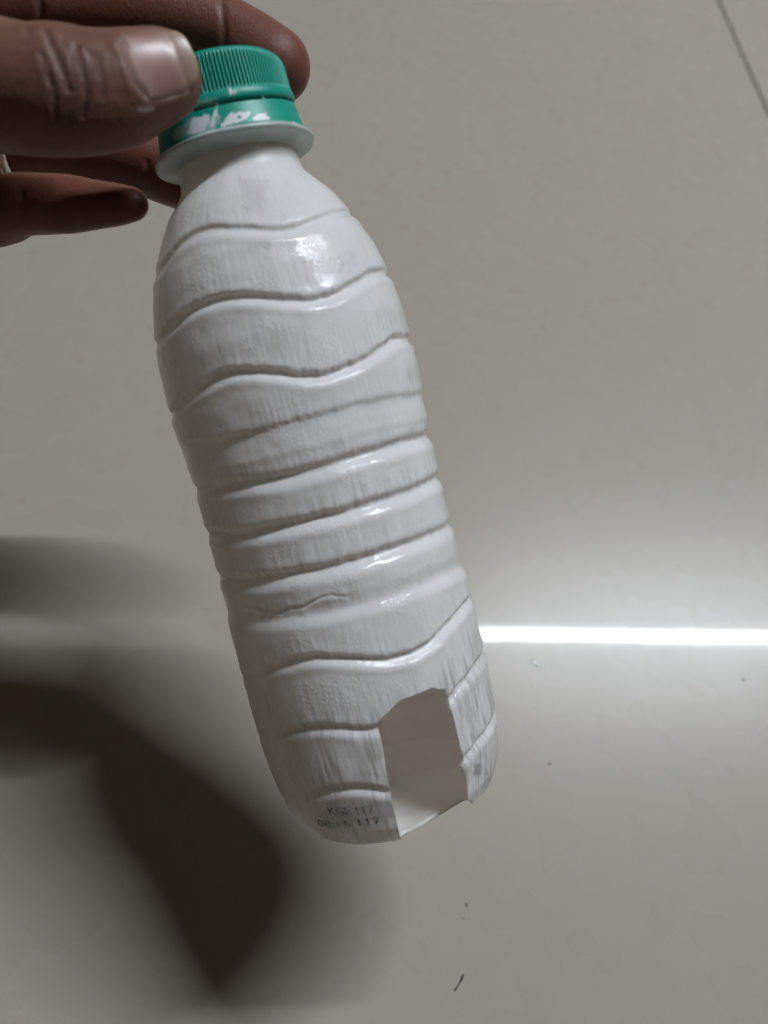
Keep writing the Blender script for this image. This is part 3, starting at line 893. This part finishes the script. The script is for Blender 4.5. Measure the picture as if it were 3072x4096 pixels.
# smooth + vertex normals
nbr_a = np.concatenate([HQ[:, k] for k in range(4)]); nbr_b = np.concatenate([HQ[:, (k + 1) % 4] for k in range(4)])
def relax(V, lam):
    acc = np.zeros_like(V); c = np.zeros(len(V))
    np.add.at(acc, nbr_a, V[nbr_b]); np.add.at(c, nbr_a, 1); np.add.at(acc, nbr_b, V[nbr_a]); np.add.at(c, nbr_b, 1)
    return V + lam * (acc / np.maximum(c, 1)[:, None] - V)
for _ in range(2):
    HV = relax(HV, .55); HV = relax(HV, -.42)
HV = relax(HV, .4)
def vnorm(V):
    fn = np.cross(V[HQ[:, 2]] - V[HQ[:, 0]], V[HQ[:, 3]] - V[HQ[:, 1]])
    n = np.zeros_like(V)
    for k in range(4): np.add.at(n, HQ[:, k], fn)
    return n / np.maximum(np.linalg.norm(n, axis=1), 1e-9)[:, None]
HN = vnorm(HV)
if np.mean(np.einsum('ij,ij->i', HN, HV - np.array([-60, 80, -150]))[HV[:, 2] > -143]) < 0:
    pass
hx, hy = proj(HV); hx = np.asarray(hx) / 1.8516976; hy = np.asarray(hy) / 1.8516976      # in the 1659x2212 view
view = -HV / np.linalg.norm(HV, axis=1)[:, None]
vis = np.clip(np.einsum('ij,ij->i', HN, view), 0, 1)
dT = np.min(np.linalg.norm(HV[:, None, :] - thumb[None, ::2, :3], axis=2) - thumb[None, ::2, 3], axis=1)
isT = (dT < 2.0) & (HV[:, 2] > -162)
front_ = sstep(.05, .35, vis)
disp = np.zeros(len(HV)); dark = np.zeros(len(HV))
z2 = lambda L: [(x * .293, y * .293) for x, y in L]
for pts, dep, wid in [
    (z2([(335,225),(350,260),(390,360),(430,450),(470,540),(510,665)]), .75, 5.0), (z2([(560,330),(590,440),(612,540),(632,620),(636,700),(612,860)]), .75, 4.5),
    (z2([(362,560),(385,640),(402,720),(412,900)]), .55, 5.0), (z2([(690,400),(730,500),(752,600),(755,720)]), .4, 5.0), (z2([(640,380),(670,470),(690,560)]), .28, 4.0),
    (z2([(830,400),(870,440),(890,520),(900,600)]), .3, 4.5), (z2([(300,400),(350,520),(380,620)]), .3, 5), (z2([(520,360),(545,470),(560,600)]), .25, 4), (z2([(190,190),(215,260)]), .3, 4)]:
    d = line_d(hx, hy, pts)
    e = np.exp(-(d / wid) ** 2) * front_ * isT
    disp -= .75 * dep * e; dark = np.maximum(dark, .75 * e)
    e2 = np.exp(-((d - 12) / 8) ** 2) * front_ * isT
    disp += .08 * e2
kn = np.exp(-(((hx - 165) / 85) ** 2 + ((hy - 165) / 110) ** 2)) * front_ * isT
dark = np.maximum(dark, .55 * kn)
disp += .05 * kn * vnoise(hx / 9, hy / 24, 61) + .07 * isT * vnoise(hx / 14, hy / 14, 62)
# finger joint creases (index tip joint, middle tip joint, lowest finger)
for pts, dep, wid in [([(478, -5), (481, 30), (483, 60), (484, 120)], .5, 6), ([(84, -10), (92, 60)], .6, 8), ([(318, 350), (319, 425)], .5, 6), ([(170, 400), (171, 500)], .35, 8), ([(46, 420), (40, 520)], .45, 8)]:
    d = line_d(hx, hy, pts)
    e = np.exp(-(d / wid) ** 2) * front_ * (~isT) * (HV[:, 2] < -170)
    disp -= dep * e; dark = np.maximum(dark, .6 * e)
# nail bed: flesh sinks under the nail plate, fold swells round it
rel = HV - thumb[0][:3]
na, nb_, nn = rel @ t_a, rel @ t_b, rel @ t_n
NAIL_A0, NAIL_A1, NAIL_W = -6.0, 6.7, 5.7
def nail_sd(a, b2):
    """<0 inside the nail outline (mm)"""
    am = (NAIL_A0 + NAIL_A1) / 2; hl = (NAIL_A1 - NAIL_A0) / 2
    q = np.abs((a - am) / hl) ** 3.2 + np.abs(b2 / (NAIL_W * (1 - .07 * (a - am) / hl))) ** 3.2
    return (q ** (1 / 3.2) - 1) * NAIL_W
nsd = nail_sd(na, nb_)
upper = (nn > 0) & isT
disp += np.where(upper, -.75 * (1 - sstep(-1.2, .1, nsd)), 0)
fold = np.exp(-((nsd - .55) / .7) ** 2) * upper * sstep(7.5, 4, na)
disp += .2 * fold
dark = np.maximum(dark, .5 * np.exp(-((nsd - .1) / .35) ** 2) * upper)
paint = (1 - sstep(-2.5, 2.5, poly_sd(hx, hy, z2([(1012,790),(1060,785),(1130,788),(1140,805),(1090,828),(1045,822),(1022,808)])) + 4 * vnoise(hx / 5, hy / 3, 63))) * isT * .85
paint = np.maximum(paint, .35 * (1 - sstep(-2, 4, poly_sd(hx, hy, z2([(1070,715),(1250,700),(1390,660),(1395,672),(1250,718),(1080,735)])))) * isT)
HV = HV + HN * disp[:, None]
palm_shade = (~isT) * sstep(.1, .6, vis) * .8  # camera-facing hand except the thumb: mask for the shade-darkened palm tone
hand = mesh_obj('hand', to_world(HV), HQ, M_SKIN, None, attrs={'dark': dark, 'paint': paint, 'palm': palm_shade})
tag(hand, 'brown skinned left hand pinching the green bottle cap between thumb and fingers', 'hand')
bmx = bmesh.new(); bmx.from_mesh(hand.data); bmesh.ops.recalc_face_normals(bmx, faces=bmx.faces); bmx.to_mesh(hand.data); bmx.free()

# thumbnail plate
def thumb_h(a, b2):
    """height of the thumb surface above its end centre, along the nail normal"""
    best = np.full(np.shape(a), -5.0)
    for c in thumb[:14]:
        o = c[:3] - thumb[0][:3]
        da = a - o @ t_a; db = b2 - o @ t_b
        r2 = c[3] ** 2 - da ** 2 - db ** 2
        best = np.maximum(best, np.where(r2 > 0, o @ t_n + .84 * np.sqrt(np.maximum(r2, 0)), -5))
    return best
nu, nw = 44, 36
nv_, al, sd_ = [], [], []
for i in range(nu):
    u_ = i / (nu - 1)
    for j in range(nw):
        w_ = j / (nw - 1) * 2 - 1
        am = (NAIL_A0 + NAIL_A1) / 2; hl = (NAIL_A1 - NAIL_A0) / 2
        # square -> rounded outline
        p, q = u_ * 2 - 1, w_
        m_ = max(abs(p), abs(q), 1e-6); l32 = (abs(p) ** 3.2 + abs(q) ** 3.2) ** (1 / 3.2)
        p2, q2 = (p * m_ / l32, q * m_ / l32) if l32 > 0 else (0, 0)
        a = am + p2 * hl; b2 = q2 * NAIL_W * (1 - .07 * p2) * 1.0
        h = float(thumb_h(np.array(min(a, 3.6)), np.array(b2 * .97)))
        h -= .045 * max(0, a - 3.6) ** 2 * .8
        h = h + .12 - .5 * max(0, (-u_ + .12) / .12) - .25 * max(0, (abs(q2) - .85) / .15)
        nv_.append(thumb[0][:3] + a * t_a + b2 * t_b + h * t_n); al.append(u_); sd_.append(float(np.clip((abs(q2) - .8) / .2, 0, 1)))
nv_ = np.array(nv_); m0 = len(nv_)
nf = []
for i in range(nu - 1):
    for j in range(nw - 1):
        a = i * nw + j; nf.append((a, a + nw, a + nw + 1, a + 1))
bot = nv_ - .45 * t_n
nf += [tuple(k + m0 for k in f[::-1]) for f in nf]
bd = [j for j in range(nw)] + [i * nw + nw - 1 for i in range(1, nu)] + [(nu - 1) * nw + j for j in range(nw - 2, -1, -1)] + [i * nw for i in range(nu - 2, 0, -1)]
for k in range(len(bd)):
    a, b2 = bd[k], bd[(k + 1) % len(bd)]
    nf.append((a, b2, b2 + m0, a + m0))
nail = mesh_obj('thumbnail', to_world(np.concatenate([nv_, bot])), nf, M_NAIL, hand, attrs={'along': al + al, 'side': sd_ + sd_})
bmx = bmesh.new(); bmx.from_mesh(nail.data); bmesh.ops.recalc_face_normals(bmx, faces=bmx.faces); bmx.to_mesh(nail.data); bmx.free()

# finger ring on the middle finger
c0 = atd(27, 294, 194.9); c1 = atd(60, 297, 195.2); dr_ = (c1 - c0) / np.linalg.norm(c1 - c0)
e1 = np.cross(dr_, [0, 0, 1.0]); e1 /= np.linalg.norm(e1); e2 = np.cross(dr_, e1)
rv, rf = [], []
sec = [(-1.3, 9.6), (-1.2, 10.2), (-.6, 10.75), (0, 10.9), (.6, 10.75), (1.2, 10.2), (1.3, 9.6), (0, 9.5)]
for k in range(72):
    a = 2 * math.pi * k / 72
    for (x_, r_) in sec:
        rv.append(c0 + dr_ * x_ + r_ * (math.cos(a) * e1 + math.sin(a) * e2))
for k in range(72):
    for q in range(8):
        rf.append((k * 8 + q, ((k + 1) % 72) * 8 + q, ((k + 1) % 72) * 8 + (q + 1) % 8, k * 8 + (q + 1) % 8))
ring = mesh_obj('finger_ring', to_world(np.array(rv)), rf, simple('silver', (0.72, 0.68, 0.66), 0.25, 1.0))
tag(ring, 'plain silver ring worn on the finger just below the thumb', 'ring')

# ================================================================== small things on the floor
def strand(name, pix, rad0, mat, label, cat):
    pts = [floor_pt(*p) for p in pix]
    vs_, fs_ = [], []; n = len(pts); sg2 = 8
    for i, p in enumerate(pts):
        d = pts[min(i + 1, n - 1)] - pts[max(i - 1, 0)]; d = d / np.linalg.norm(d)
        sdv = np.array([-d[1], d[0], 0])
        r = rad0[i]
        for k in range(sg2):
            a = 2 * math.pi * k / sg2
            vs_.append(p + sdv * r * math.cos(a) + np.array([0, 0, r + r * math.sin(a)]))
    for i in range(n - 1):
        for k in range(sg2):
            fs_.append((i * sg2 + k, i * sg2 + (k + 1) % sg2, (i + 1) * sg2 + (k + 1) % sg2, (i + 1) * sg2 + k))
    fs_.append(tuple(range(sg2))[::-1]); fs_.append(tuple(range((n - 1) * sg2, n * sg2)))
    return tag(mesh_obj(name, vs_, fs_, mat), label, cat)
c8 = lambda L: [(1500 + x / 1.8433, 3300 + y / 1.8433) for x, y in L]
M_DARK = simple('dark_fibre', (0.018, 0.02, 0.024), 0.6)
strand('hair_clipping', c8([(652,1098),(645,1118),(637,1140),(628,1160),(612,1184),(596,1207),(584,1222)]), [.00016, .00028, .0003, .00018, .00014, .00017, .00018], M_DARK, 'short curved black hair clipping lying on the floor', 'hair')
M_CRUMB = simple('brown_dirt', (0.10, 0.075, 0.06), 0.8)
M_CRUMB2 = simple('grey_dirt', (0.24, 0.225, 0.21), 0.8)
M_FLECK = simple('dried_white_paint', (0.8, 0.8, 0.8), 0.3)
def crumb(name, p, size, mat, label, cat, group=None, stretch=(1, 1, .5), rz=0):
    bmx = bmesh.new(); bmesh.ops.create_icosphere(bmx, subdivisions=2, radius=1)
    for v in bmx.verts:
        k = 1 + random.uniform(-.25, .25)
        v.co = Vector((v.co.x * size * stretch[0] * k, v.co.y * size * stretch[1] * k, max(v.co.z, -.6) * size * stretch[2]))
    me = bpy.data.meshes.new(name); bmx.to_mesh(me); bmx.free(); me.materials.append(mat)
    for pl in me.polygons: pl.use_smooth = True
    o = bpy.data.objects.new(name, me); COL.objects.link(o)
    q = floor_pt(*p); o.location = (q[0], q[1], size * stretch[2] * .6); o.rotation_euler = (0, 0, rz)
    return tag(o, label, cat, group)
crumb('dirt_speck', c8([(677, 588)])[0], .00042, M_CRUMB, 'dark brown dirt speck on the floor above the black hair clipping', 'speck', stretch=(.8, 1.3, .5))
crumb('dirt_speck', c8([(652, 687)])[0], .00030, M_CRUMB2, 'faint small grey dirt speck beside the dark brown speck', 'speck')
crumb('dirt_speck', (1800 + 1530 / 1.304, 2000 + 936 / 1.304), .00042, M_CRUMB2, 'grey dirt speck on the floor below the bright light streak', 'speck')
crumb('dirt_speck', (1800 + 520 / 1.304, 2000 + 1375 / 1.304), .00042, M_CRUMB2, 'grey dirt speck on the floor beside the bottle base', 'speck')
crumb('dirt_speck', (131, 1008), .0007, M_CRUMB2, 'grey dirt speck on the floor below the fingers', 'speck')
crumb('paint_fleck', (1800 + 440 / 1.304, 2000 + 850 / 1.304), .0011, M_FLECK, 'tiny dried white paint fleck on the floor under the light streak', 'paint fleck', stretch=(.45, 1.5, .12), rz=math.radians(40))
